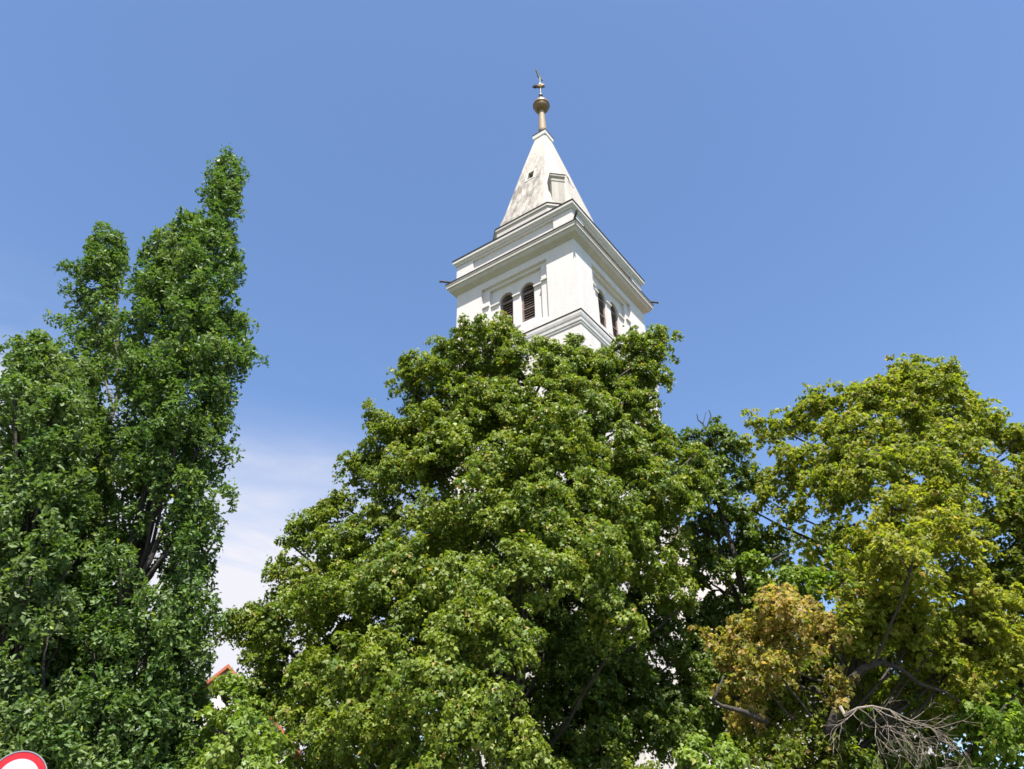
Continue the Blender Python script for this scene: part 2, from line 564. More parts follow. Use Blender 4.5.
# dormer shaft on the corner that faces the street
D = Matrix.Rotation(pi / 4, 4, 'Z')
dm = MB()
dm.loft([[(x, y, z) for x, y in ((-0.33, -2.62), (0.33, -2.62), (0.33, -1.2), (-0.33, -1.2))] for z in (29.38, 31.22)], D)
dm.loft([[(x * (0.33 + e), -1.9 + y * (0.72 + e), z) for x, y in ((-1, -1), (1, -1), (1, 1), (-1, 1))] for e, z in ((0.012, 31.222), (0.03, 31.27), (0.03, 31.33), (-0.02, 31.36), (-0.02, 31.54), (0.05, 31.58), (0.06, 31.68), (0.02, 31.69))], D)
dorm = dm.build('dormer', M_spire, spire)
MB().loft([[(x * (0.33 + e), -1.9 + y * (0.72 + e), z) for x, y in ((-1, -1), (1, -1), (1, 1), (-1, 1))] for e, z in ((0.075, 31.692), (0.08, 31.73), (-0.2, 31.82))], D).build('dormer_flashing', M_flash, dorm)
cap = MB().loft([sq(0.34, 37.35), sq(0.36, 37.42), sq(0.40, 37.5), sq(0.425, 37.52), sq(0.43, 37.80), sq(0.2, 37.82)]).build('spire_cap', M_trim, spire)
MB().loft([sq(0.445, 37.802), sq(0.45, 37.86), sq(0.22, 38.02), sq(0.15, 38.03)]).build('cap_flashing', M_flash, spire)
# finial: tapering rod, gilded ball with a rim, vane
fin = MB().loft([circ(0.25, 37.95), circ(0.235, 38.5), circ(0.20, 39.3), circ(0.17, 40.1), circ(0.17, 40.25)]).build('finial_rod', M_rod, church, True)
bz, br = 40.68, 0.475
pr = [(br * cos(a), bz + br * sin(a) * 1.22) for a in np.linspace(-pi / 2 + 0.3, -0.06, 12)]
pr += [(br + 0.03, bz - 0.03), (br + 0.03, bz + 0.03)]
pr += [(br * cos(a), bz + br * sin(a) * 1.18) for a in np.linspace(0.07, pi / 2 - 0.12, 14)]
MB().loft([circ(r, z, 28) for r, z in pr]).build('finial_ball', M_gold, church, True)
vr = MB()
vr.loft([circ(0.08, 41.15, 10), circ(0.06, 41.6, 10), circ(0.12, 41.65, 10), circ(0.12, 41.78, 10), circ(0.055, 41.82, 10), circ(0.045, 43.5, 10)])
vane = vr.build('vane_rod', M_patina, church)
VP = Matrix.Rotation(-(YAW - pi / 4), 4, 'Z')       # the vane swings across the camera's view
st = MB()
for i in range(8):
    a = i * pi / 4 + 0.2
    ln_ = 0.30 if i % 2 == 0 else 0.22
    tip = VP @ Vector((ln_ * cos(a), -ln_ * 0.3 * cos(a), 42.6 + ln_ * sin(a)))
    st.tube([VP @ Vector((0, 0, 42.6)), VP @ Vector((0.14 * cos(a), 0, 42.6 + 0.14 * sin(a))), tip], [0.15, 0.12, 0.015], 6)
st.build('gilded_star', M_gold, vane)
ar = MB()
ar.tube([VP @ Vector((x, 0, z)) for x, z in ((0.26, 42.48), (0.08, 42.55), (-0.2, 42.58), (-0.3, 42.55))], [0.05, 0.05, 0.09, 0.13], 6)
ar.tube([VP @ Vector((x, 0, z)) for x, z in ((-0.3, 42.55), (-0.38, 42.54), (-0.5, 42.5))], [0.13, 0.1, 0.01], 6)
ar.build('vane_arrow', M_flash, vane)
ck = MB()
ck_out = [(0.245, 43.337), (0.216, 43.463), (0.115, 43.537), (0.014, 43.522), (-0.058, 43.612), (-0.043, 43.745), (-0.101, 43.863), (-0.187, 43.952), (-0.259, 44.1), (-0.317, 43.952), (-0.288, 43.803), (-0.216, 43.686), (-0.216, 43.522), (-0.13, 43.389), (0.014, 43.329), (0.115, 43.3)]
prism(ck, ck_out, -0.03, 0.03, VP @ Matrix.Rotation(0.7, 4, 'Z'))
fixn(ck.build('weathercock', M_patina, vane).data)

# nave behind the tower (local +y), gabled front with raking cornice
nv = MB()
NW, NE, NR, Y0, Y1 = 7.2, 10.0, 16.2, 3.0, 27.0
nave_out = [(-NW, -0.05), (NW, -0.05), (NW, NE), (0, NR), (-NW, NE)]
nvm = fixn(prism(MB(), nave_out, Y0, Y1, Matrix()).mesh('nave'))
c1 = MB()
for i in range(4):
    yy = 7.5 + i * 5.0
    for sgn in (1, -1):
        T = Matrix.Translation((0, yy, 0)) @ Matrix.Rotation(sgn * pi / 2, 4, 'Z')
        prism(c1, arch(-0.75, 0.75, 3.4, 6.6), -NW - 0.5, -NW + 0.3, T)
link('nave_wall', cut(nvm, [fixn(c1.mesh('c'))]), M_wall, church)
for i in range(4):
    yy = 7.5 + i * 5.0
    for sgn in (1, -1):
        T = Matrix.Translation((0, yy, 0)) @ Matrix.Rotation(sgn * pi / 2, 4, 'Z')
        fr = ring_prism(arch(-0.748, 0.748, 3.402, 6.6), arch(-0.66, 0.66, 3.5, 6.6), -NW + 0.18, -NW + 0.26, T)
        for xx in (-0.22, 0.22): fr.box(xx - 0.02, -NW + 0.19, 3.49, xx + 0.02, -NW + 0.24, 7.2, T)
        for zz in (4.3, 5.2, 6.1): fr.box(-0.67, -NW + 0.2, zz, 0.67, -NW + 0.23, zz + 0.04, T)
        wo = fr.build('window', M_trim, church); fixn(wo.data)
        prism(MB(), arch(-0.7, 0.7, 3.45, 6.6), -NW + 0.245, -NW + 0.262, T).build('pane', M_glass, wo)
sl = (NR - NE) / NW
rf = MB()
for sgn in (1, -1):
    vs = []
    for y in (Y0 + 0.452, Y1 + 0.3):
        for x, dz in ((0.0, 0.08), (NW + 0.55, 0.08), (NW + 0.55, 0.30), (0.0, 0.30)):
            vs.append((sgn * x, y, NR - sl * x + dz))
    rf.add(vs, [(0, 1, 2, 3), (7, 6, 5, 4), (0, 4, 5, 1), (1, 5, 6, 2), (2, 6, 7, 3), (3, 7, 4, 0)])
fixn(rf.build('nave_roof', M_tile, church).data)
gb = fixn(prism(MB(), [(-NW - 0.3, NE - 0.5), (NW + 0.3, NE - 0.5), (NW + 0.3, NE + 0.55), (0, NR + 1.0), (-NW - 0.3, NE + 0.55)], Y0 - 0.05, Y0 + 0.45, Matrix()).build('gable_wall', M_wall, church).data)
for sgn in (1, -1):
    cp = prism(MB(), [(0.001 * sgn, NR + 1.0), (sgn * (NW + 0.38), NE + 0.50), (sgn * (NW + 0.38), NE + 0.66), (0.001 * sgn, NR + 1.16)], Y0 - 0.13, Y0 + 0.5, Matrix()).build('gable_coping', M_trim, church)
    fixn(cp.data)
ev = MB()
for sgn in (1, -1):
    ev.box(min(sgn * (NW + 0.003), sgn * (NW + 0.35)), Y0 + 0.01, NE - 0.55, max(sgn * (NW + 0.003), sgn * (NW + 0.35)), Y1 - 0.01, NE - 0.25)
ev.build('eaves_moulding', M_trim, church)


# ------------------------------------------------------------------ trees
def unit(a):
    return a / np.maximum(np.linalg.norm(a, axis=-1, keepdims=True), 1e-9)


def rdir(n):
    return unit(rng.normal(size=(n, 3)))


MAPLE = (np.array([[0, 0, 0], [0.55, 0.42, 0.07], [0.22, 0.58, 0.03], [0, 1.0, -0.10], [-0.22, 0.58, 0.03], [-0.55, 0.42, 0.07], [0.34, 0.04, 0.0], [-0.34, 0.04, 0.0]]),
         np.array([[0, 6, 1], [0, 1, 2], [0, 2, 3], [0, 3, 4], [0, 4, 5], [0, 5, 7]]),
         np.array([0.0, .9, .5, 1.0, .5, .9, .7, .7]))
OAK = (np.array([[0, 0, 0], [0.17, 0.28, 0.03], [0.14, 0.45, 0.02], [0.30, 0.66, 0.04], [0.0, 1.0, -0.08], [-0.30, 0.66, 0.04], [-0.14, 0.45, 0.02], [-0.17, 0.28, 0.03]]),
       np.array([[0, 1, 2], [0, 2, 4], [2, 3, 4], [0, 4, 6], [4, 5, 6], [0, 6, 7]]),
       np.array([0.0, .5, .4, .8, 1.0, .8, .4, .5]))


def leaf_mesh(name, P, Nn, Tn, S, col, rim, shape):
    """one mesh of many leaves: centres P, normals Nn, tip directions Tn, sizes S, own colours col and rim colours"""
    V0, F0, ed = shape
    n, k = len(P), len(V0)
    Nn = unit(Nn)
    Tn = unit(Tn - Nn * (Tn * Nn).sum(1, keepdims=True))
    X = np.cross(Tn, Nn)
    cup = rng.uniform(-0.3, 3.2, (n, 1, 1))
    wd = rng.uniform(0.6, 1.15, (n, 1, 1))
    V = P[:, None, :] + S[:, None, None] * (wd * V0[None, :, 0:1] * X[:, None, :] + (V0[None, :, 1:2] - 0.5) * Tn[:, None, :] + cup * V0[None, :, 2:3] * Nn[:, None, :])
    F = (F0[None] + (np.arange(n) * k)[:, None, None]).reshape(-1)
    nf = n * len(F0)
    me = bpy.data.meshes.new(name)
    me.vertices.add(n * k)
    me.vertices.foreach_set('co', V.astype(np.float32).reshape(-1))
    me.loops.add(nf * 3)
    me.loops.foreach_set('vertex_index', F.astype(np.int32))
    me.polygons.add(nf)
    me.polygons.foreach_set('loop_start', np.arange(0, nf * 3, 3, dtype=np.int32))
    me.update(calc_edges=True)
    cc = np.ones((n, k, 4), np.float32)
    cc[:, :, :3] = col[:, None, :] * (1 - ed[None, :, None]) + rim[:, None, :] * ed[None, :, None]
    at = me.color_attributes.new('leaf_colour', 'FLOAT_COLOR', 'POINT')
    at.data.foreach_set('color', cc.reshape(-1))
    return me


# palettes: base leaf colour A..B, rim colour, share of odd leaves and their colour
PAL = {
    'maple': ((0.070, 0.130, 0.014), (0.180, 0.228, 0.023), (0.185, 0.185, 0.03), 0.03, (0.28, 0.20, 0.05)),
    'maple_dark': ((0.050, 0.095, 0.013), (0.110, 0.155, 0.020), (0.11, 0.135, 0.02), 0.02, (0.18, 0.15, 0.03)),  # own dark green elsewhere; in the big maple it paints crown shade
    'oak': ((0.043, 0.095, 0.019), (0.118, 0.182, 0.046), (0.09, 0.145, 0.03), 0.012, (0.24, 0.28, 0.02)),
    'oak_light': ((0.060, 0.112, 0.028), (0.140, 0.190, 0.068), (0.115, 0.17, 0.04), 0.015, (0.22, 0.27, 0.03)),
    'yellow': ((0.105, 0.152, 0.014), (0.215, 0.238, 0.030), (0.21, 0.20, 0.026), 0.05, (0.30, 0.21, 0.05)),
    'gold': ((0.135, 0.175, 0.014), (0.255, 0.265, 0.034), (0.26, 0.23, 0.030), 0.05, (0.33, 0.22, 0.05)),
    'olive': ((0.080, 0.130, 0.012), (0.150, 0.185, 0.020), (0.17, 0.155, 0.026), 0.04, (0.26, 0.17, 0.05)),
    'rust': ((0.280, 0.225, 0.06), (0.40, 0.28, 0.11), (0.38, 0.225, 0.10), 0.38, (0.20, 0.22, 0.03)),
    'rustmix': ((0.130, 0.160, 0.022), (0.260, 0.230, 0.045), (0.31, 0.22, 0.07), 0.2, (0.36, 0.23, 0.09)),
    'fresh': ((0.095, 0.165, 0.018), (0.170, 0.235, 0.030), (0.15, 0.20, 0.028), 0.03, (0.25, 0.24, 0.04)),
}


def crown(name, lobes, shape, size, m, parent, sub_r=0.33, dens=1.0, leaves=46, spread=0.5, droop=0.5, mode='dome', back=0.5, y0=None, flat=0.8, fringe=0.12, loose=0.07):
    """lobes: (x, y, z, r, palette). Each lobe carries shoots (sub-clumps) over its outer shell, each shoot a bouquet of leaves"""
    Cn = np.array([l[:3] for l in lobes], float)
    Rr = np.array([l[3] for l in lobes], float)
    cent = Cn.mean(0)
    Ps, Ns, Ts, Ss, Cs, Ks = [], [], [], [], [], []
    subs = []
    for i, l in enumerate(lobes):
        c, r, pal = Cn[i], Rr[i], l[4]
        dm_ = l[5] if len(l) > 5 else 1.0
        nsub = int(max(4, dens * dm_ * 1.0 * (r / sub_r) ** 2 * 3.4))
        d = rdir(nsub)
        d[:, 2] = np.where(d[:, 2] < -0.6, -d[:, 2] * 0.7, d[:, 2])
        d = unit(d)
        rad = rng.uniform(0.5, 1.18, nsub)
        p = c + d * (rad * r)[:, None] + rng.normal(size=(nsub, 3)) * loose
        keep = np.ones(nsub, bool)
        for j in range(len(lobes)):
            if j == i: continue
            keep &= np.linalg.norm(p - Cn[j], axis=1) > 0.66 * Rr[j]
        p, d = p[keep], d[keep]
        nl = len(p)
        if nl == 0: continue
        sr = sub_r * rng.uniform(0.6, 1.35, nl)
        outc = unit(p - cent)
        axis = unit(d * 0.65 + outc * 0.4 + np.array([0, 0, 0.5]) + rng.normal(size=(nl, 3)) * 0.25)
        A, B, RIM, odd, oc = [np.array(q) for q in PAL[pal]]
        hue = rng.uniform(0, 1, nl)
        for s in range(nl):
            k = max(6, int(leaves * (sr[s] / sub_r) ** 2 * rng.uniform(0.7, 1.2)))
            e = rdir(k)
            az = e @ axis[s]
            e = np.where((az < -0.15)[:, None], e - 2 * az[:, None] * axis[s] * 0.9, e)
            e = unit(e)
            rr = sr[s] * rng.uniform(0.35, 1.0, k) ** 0.6
            fr_ = rng.random(k) < fringe
            rr = np.where(fr_, rr * rng.uniform(1.1, 1.55, k), rr)
            off = e * rr[:, None]
            a2 = (off @ axis[s])[:, None] * axis[s]
            off = off - a2 * (1 - flat)
            if mode != 'dome': off[:, 2] *= 1.6
            P = p[s] + off
            if mode == 'dome':
                nn = e * 0.8 + axis[s] * 0.25 + np.array([0, 0, 0.3]) + rng.normal(size=(k, 3)) * spread
                tt = off / sr[s] - np.array([0, 0, droop]) + rng.normal(size=(k, 3)) * 0.35
            else:
                nn = rng.normal(size=(k, 3)) * spread + np.array([0, 0, 0.45]) + e * 0.55
                tt = e + axis[s] * 0.6 + rng.normal(size=(k, 3)) * 0.5
            q = np.clip(hue[s] * 1.0 + rng.uniform(-0.2, 0.25, k), 0, 1)[:, None]
            col = A * (1 - q) + B * q
            o_ = rng.random(k) < odd
            col[o_] = oc
            rim = np.where((rng.random(k) < 0.6)[:, None], col * 0.45 + RIM * 0.55, col)
            jit = rng.uniform(0.82, 1.18, (k, 1))
            Ps.append(P); Ns.append(nn); Ts.append(tt)
            Ss.append(size * rng.uniform(0.5, 1.35, k)); Cs.append(col * jit); Ks.append(rim * jit)
        subs.append((i, p))
    P, Nn, Tn, S, Cc, Kk = [np.concatenate(a) for a in (Ps, Ns, Ts, Ss, Cs, Ks)]
    me = leaf_mesh(name, P, Nn, Tn, S, Cc, Kk, shape)
    print(parent.name, name, 'leaves', len(P))
    return link(name, me, m, parent), subs


def bez(a, b, c, n):
    a, b, c = Vector(a), Vector(b), Vector(c)
    return [(a * (1 - t) ** 2 + b * 2 * t * (1 - t) + c * t * t) for t in [i / n for i in range(n + 1)]]


def wob(p, s):
    return Vector(p) + Vector(rng.normal(size=3) * s)


def woodwork(parent, m, axis_pts, r0, r1, lobes, lobe_limb=0.055, subs=None, twigs=0.0, up_bias=0.5, extra=(), keep_limb=1.0):
    """trunk through axis_pts, limbs from it to every lobe, twigs to some shoots"""
    tb = MB()
    ax = [Vector(p) for p in axis_pts]
    pts = []
    for i in range(len(ax) - 1):
        for t in range(6):
            pts.append(ax[i].lerp(ax[i + 1], t / 6) + Vector(rng.normal(size=3) * 0.02))
    pts.append(ax[-1])
    n = len(pts)
    rads = [r0 + (r1 - r0) * (i / (n - 1)) ** 0.8 for i in range(n)]
    rads[0] *= 1.5; rads[1] *= 1.15
    tb.tube(pts, rads, 12)
    tb.build('trunk', m, parent, True)
    lb = MB()
    kept = set()
    for i, l in enumerate(lobes):
        if rng.random() > keep_limb: continue
        kept.add(i)
        c = Vector(l[:3])
        d0 = max(0.6, Vector((c.x - ax[0].x, c.y - ax[0].y, 0)).length)
        zt = c.z - d0 * up_bias - 0.25
        j = min(range(n), key=lambda q: abs(pts[q].z - max(zt, ax[0].z + 1.2)))
        s = pts[j]
        midp = s.lerp(c, 0.5) + Vector((0, 0, -0.12 * d0)) + Vector(rng.normal(size=3) * 0.12)
        path = [wob(p, 0.02) for p in bez(s, midp, c, 7)]
        ra = min(rads[j] * 0.6, lobe_limb + 0.006 * d0)
        lb.tube(path, [ra + (0.018 - ra) * (q / 7) for q in range(8)], 6)
    for path, ra, rb in extra:
        k = len(path) - 1
        MB().tube([Vector(p) for p in path], [ra + (rb - ra) * q / k for q in range(k + 1)], 8).build('limb', m, parent, True)
    if twigs and subs:
        for i, ps in subs:
            if i not in kept: continue
            c = Vector(lobes[i][:3])
            for p in ps[rng.random(len(ps)) < twigs]:
                p = Vector(p)
                lb.tube(bez(c, c.lerp(p, 0.5) + Vector((0, 0, -0.05)), p, 3), [0.016, 0.012, 0.008, 0.004], 4)
    lb.build('limb', m, parent, True)


def px_lobes(lst, Y0, back=0.55, backdens=0.45, pal='maple', minback=0.8, shrink=0.13, knobs=0, jit=0.0):
    """(px, py, r_px, dY[, palette[, density]]) -> world lobes, plus the far half of the crown"""
    out = []
    for l in lst:
        Y = Y0 + l[3]
        c = AT(l[0] + rng.normal() * jit, l[1] + rng.normal() * jit, Y)
        r = max(l[2] * DEPTH(c) / FOC - shrink, 0.12)
        p = l[4] if len(l) > 4 and l[4] else pal
        dn = l[5] if len(l) > 5 else 1.0
        out.append((c.x, c.y, c.z, r, p, dn))
    bk = []
    if back:
        for (x, y, z, r, p, dn) in out:
            if Y0 - y > minback:
                bk.append((x, 2 * Y0 - y + rng.uniform(-0.4, 0.4), z * rng.uniform(0.93, 1.0), r * 1.08, p, backdens))
    kn = []
    for (x, y, z, r, p, dn) in out:
        for _ in range(knobs):
            d = Vector(rng.normal(size=3)); d.z = d.z * 0.8; d.y = -abs(d.y) * 0.9 if y < Y0 + 0.2 else d.y; d.normalize()
            kr = r * rng.uniform(0.28, 0.55)
            q = Vector((x, y, z)) + d * (r * rng.uniform(0.8, 1.1))
            kn.append((q.x, q.y, q.z, kr, p, max(dn, 0.9) * 1.3))
    return out + kn + bk


# --- the big maple in the middle
mp_l = [
    (487, 360, 36, 0), (456, 352, 20, .3), (470, 378, 26, .4), (455, 395, 24, .4), (500, 395, 26, .4), (648, 450, 22, .4), (640, 472, 26, .4), (630, 430, 24, .5), (660, 480, 22, .3), (655, 520, 24, .4), (275, 665, 26, .1), (408, 384, 24, .1), (418, 366, 20, .2), (440, 352, 18, .3), (575, 362, 18, .1), (546, 360, 16, .1), (656, 352, 18, .1), (660, 376, 18, .1), (382, 426, 24, .1), (358, 466, 22, .1), (350, 492, 20, .2), (294, 532, 18, .1), (328, 528, 22, .2), (672, 440, 18, .2), (688, 452, 20, .3), (682, 478, 24, .2), (700, 470, 20, .4), (695, 500, 22, .3), (340, 765, 34, -.6), (375, 775, 36, -1.2), (400, 740, 40, -.6), (425, 383, 32, 0), (448, 405, 30, .2), (518, 366, 30, -.3), (556, 374, 32, -.3), (655, 430, 20, .1), (620, 395, 26, .5), (580, 390, 28, .5), (246, 640, 22, .3), (254, 668, 20, .3), (260, 695, 22, 0), (270, 702, 22, -.3), (282, 725, 26, -.3), (600, 374, 27, .2), (640, 352, 27, .2), (640, 385, 26, .3),
    (628, 412, 28, .2), (585, 412, 40, -.6), (540, 420, 40, -1), (485, 418, 42, -.8), (436, 438, 34, -.2), (388, 446, 30, 0), (412, 446, 30, .2), (415, 470, 34, .3), (420, 415, 26, .3), (345, 600, 40, .3), (350, 545, 26, .3), (372, 478, 28, .2), (405, 492, 38, -.5),
    (450, 470, 42, -1.2), (510, 468, 44, -1.7), (570, 462, 44, -1.6), (622, 452, 36, -.8), (660, 455, 26, 0), (652, 498, 40, -1), (600, 512, 46, -2.2),
    (545, 522, 48, -2.6), (482, 522, 48, -2.3), (428, 540, 46, -1.7), (372, 522, 32, -.3), (312, 540, 28, .2), (342, 566, 38, -.6), (298, 582, 34, 0),
    (262, 615, 26, .3), (258, 648, 26, .3), (292, 632, 38, -.6), (345, 618, 46, -1.5), (402, 598, 50, -2.3), (462, 588, 50, -3), (528, 585, 48, -3.3),
    (590, 565, 46, -2.8), (642, 560, 40, -1.7), (676, 515, 24, 0, None, .8), (668, 600, 28, -.7, None, .7), (618, 618, 36, -2.7), (510, 645, 42, -3.8), (500, 705, 44, -4.0), (515, 762, 44, -4.1),
    (452, 648, 50, -3.5), (442, 712, 54, -3.9), (382, 668, 48, -2.9), (372, 735, 50, -3.2), (320, 690, 44, -1.9), (308, 750, 46, -2.1), (268, 700, 32, -.4), (262, 755, 34, -.6),
    (450, 775, 50, -4.0), (570, 655, 40, -.9, 'maple_dark'), (580, 710, 46, -.6, 'maple_dark'), (635, 680, 42, -.4, 'maple_dark'), (678, 660, 26, 0, 'maple_dark'), (600, 765, 46, -.8, 'maple_dark'), (660, 740, 42, -.4, 'maple_dark'), (692, 715, 22, .1, 'maple_dark'),  # maple_dark here: shade of the lower right hollow painted into the leaves
    (600, 650, 66, 1.0, 'maple_dark'), (645, 725, 56, .9, 'maple_dark'), (560, 735, 70, .5, 'maple_dark'), (680, 690, 30, .6, 'maple_dark'), (660, 610, 34, .5, 'maple_dark'), (450, 700, 80, .2, 'maple_dark'), (400, 620, 80, .2, 'maple_dark'), (520, 560, 80, .3, 'maple_dark'), (560, 470, 66, .7, 'maple_dark'), (340, 690, 60, .4, 'maple_dark'), (610, 545, 56, .5, 'maple_dark'), (470, 450, 50, .6, 'maple_dark'),  # inner core lobes, crown shade put into their leaf colour
    (612, 374, 26, .1), (598, 356, 18, .1), (622, 352, 22, .2), (618, 398, 28, 0), (640, 372, 22, .1), (636, 425, 24, .1), (645, 400, 18, .3), (664, 520, 18, .1), (670, 548, 16, .1), (676, 580, 16, 0), (575, 352, 14, .2),
    (330, 800, 46, -1.8), (560, 810, 50, -2.2), (640, 810, 44, -1.2), (430, 815, 50, -3),
]
rng = np.random.default_rng(101)
t = empty('maple_tree', (-0.2, 15.0, 0))
tag(t, 'huge dense green maple with a domed crown, standing before the church tower', 'tree')
lobes = [(l[0] + 0.2, l[1] - 15.0, *l[2:]) for l in px_lobes(mp_l, 15.0, knobs=4, jit=5, shrink=0.22)]
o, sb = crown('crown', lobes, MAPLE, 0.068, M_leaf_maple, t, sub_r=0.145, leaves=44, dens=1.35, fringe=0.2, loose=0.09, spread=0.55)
woodwork(t, M_bark, [(0, 0, 0), (0.1, 0.0, 3), (0.2, 0, 7), (0.6, 0, 11.5)], 0.38, 0.06, lobes, 0.04, sb, 0.3, keep_limb=0.12)

# --- darker maple behind its right shoulder
dk = [(690, 460, 24, 0), (718, 452, 22, .2), (735, 478, 22, .3), (705, 492, 26, -.4), (735, 515, 22, 0), (712, 535, 20, .2), (745, 550, 18, .2), (690, 440, 14, .3),
      (700, 570, 16, .5), (725, 610, 20, .2), (755, 595, 22, .4), (700, 650, 22, .4), (735, 660, 24, 0), (715, 700, 28, -.2), (765, 560, 20, .5), (700, 530, 16, .6), (722, 560, 16, .5), (710, 625, 20, .3), (740, 625, 22, .4), (700, 680, 24, .3), (725, 640, 22, .6), (760, 640, 26, .8), (735, 690, 26, .6), (690, 740, 24, .4), (730, 730, 26, .5), (770, 610, 18, .8), (705, 560, 11, -.3, None, .6), (722, 575, 11, -.4, None, .6), (700, 590, 12, -.3, None, .6), (748, 575, 18, -.6, 'fresh'), (770, 590, 20, -.5, 'fresh'), (800, 585, 20, -.2, 'fresh'), (760, 620, 22, -.3, 'olive'), (692, 620, 20, .2), (720, 655, 22, 0)]
rng = np.random.default_rng(102)
t = empty('maple_tree', (4.75, 16.6, 0))
tag(t, 'slim dark maple with bare dark limbs between the domed maple and yellowing trees', 'tree')
lobes = [(l[0] - 4.75, l[1] - 16.6, *l[2:]) for l in px_lobes(dk, 16.6, pal='maple_dark', minback=0.3, knobs=3, jit=3)]
o, sb = crown('crown', lobes, MAPLE, 0.09, M_leaf_maple, t, sub_r=0.16, leaves=36, dens=1.4, fringe=0.25, loose=0.10)


def loc(pts, ox, oy, Y):
    r = []
    for a in pts:
        p = AT(a[0], a[1], Y + (a[2] if len(a) > 2 else 0))
        r.append(Vector((p.x - ox, p.y - oy, p.z)))
    return r


woodwork(t, M_bark, [(0.35, 0, 0), (0.3, 0, 4), (0.15, 0, 6.3), (-0.15, -0.1, 8.2)], 0.13, 0.03, lobes, 0.02, sb, 0.3, keep_limb=0.18,
         extra=[(loc([(742, 590), (735, 555), (725, 525), (712, 490)], 4.75, 16.6, 16.2), 0.075, 0.025), (loc([(742, 592), (755, 575), (772, 560), (785, 553)], 4.75, 16.6, 16.2), 0.05, 0.015)])
tw = MB()
for pth in ([(716, 450), (710, 436), (703, 424), (706, 412)], [(703, 424), (698, 420), (697, 414)], [(706, 430), (711, 416), (709, 410)]):
    tw.tube(loc(pth, 4.75, 16.6, 16.4), [0.022, 0.016, 0.011, 0.006][:len(pth)], 5)
tw.build('dead_twig', M_bark, t)

# --- tall yellow-green tree at the right
yl = [(905, 398, 30, 0), (935, 394, 26, .3), (950, 410, 22, .4), (870, 402, 26, .2), (845, 402, 24, .2), (820, 420, 24, .2), (800, 420, 16, .5), (812, 455, 30, -.4), (770, 432, 18, .5), (760, 485, 16, .3), (754, 512, 16, .3), (748, 535, 14, .4), (755, 425, 12, .6, None, .7), (755, 450, 12, .5, None, .7), (772, 470, 18, .3), (765, 500, 22, 0),
      (860, 440, 38, -1), (905, 430, 36, -.8), (945, 430, 34, -.3), (985, 430, 22, .2), (1000, 445, 24, .2), (1020, 440, 20, .4), (970, 465, 38, -1.2), (1015, 480, 34, -.6), (920, 475, 40, -2), (870, 490, 40, -2.2), (820, 500, 32, -1), (790, 515, 22, -.2),
      (910, 381, 11, 0), (928, 376, 12, .1), (945, 383, 11, .2), (895, 379, 11, -.1), (878, 391, 11, .1), (858, 397, 12, 0), (836, 407, 11, .2), (815, 421, 10, .1), (962, 398, 11, .3), (970, 418, 10, .3), (990, 433, 11, .3), (1008, 441, 11, .1), (790, 425, 10, .4), (765, 433, 9, .4), (880, 410, 30, -.6), (930, 400, 28, -.4), (840, 440, 26, -.4), (800, 470, 24, -.4), (835, 470, 26, -.6), (975, 430, 26, -.3), (850, 540, 32, -1, 'olive'), (1010, 540, 40, -.8, 'olive'), (960, 520, 40, -2), (775, 540, 16, .3, 'olive', .7), (1040, 510, 40, -.6), (1060, 470, 40, .2), (1050, 570, 44, -.8, 'olive'), (900, 560, 40, -.6, 'olive'), (1000, 600, 40, -.4, 'olive'), (960, 640, 44, -.2, 'olive'), (1020, 660, 40, 0, 'olive'),
      (1070, 630, 44, -.4, 'olive'), (1090, 550, 44, 0), (880, 620, 36, .2, 'olive'), (990, 700, 44, .2, 'olive'), (1050, 720, 44, .2, 'olive')]
rng = np.random.default_rng(103)
t = empty('linden_tree', (10.2, 16.5, 0))
tag(t, 'tall yellow-green tree with an uneven airy crown rising at the right against the sky', 'tree')
lobes = [(l[0] - 10.2, l[1] - 16.5, *l[2:]) for l in px_lobes(yl, 16.5, pal='yellow', knobs=4, jit=5, shrink=0.25)]
o, sb = crown('crown', lobes, MAPLE, 0.088, M_leaf_yellow, t, sub_r=0.13, leaves=20, dens=1.5, loose=0.13, spread=0.6, droop=0.6, fringe=0.25)
woodwork(t, M_bark, [(0, 0, 0), (0, 0, 4), (0.1, 0, 8), (0, 0, 12)], 0.28, 0.04, lobes, 0.026, sb, 0.5, keep_limb=0.13)

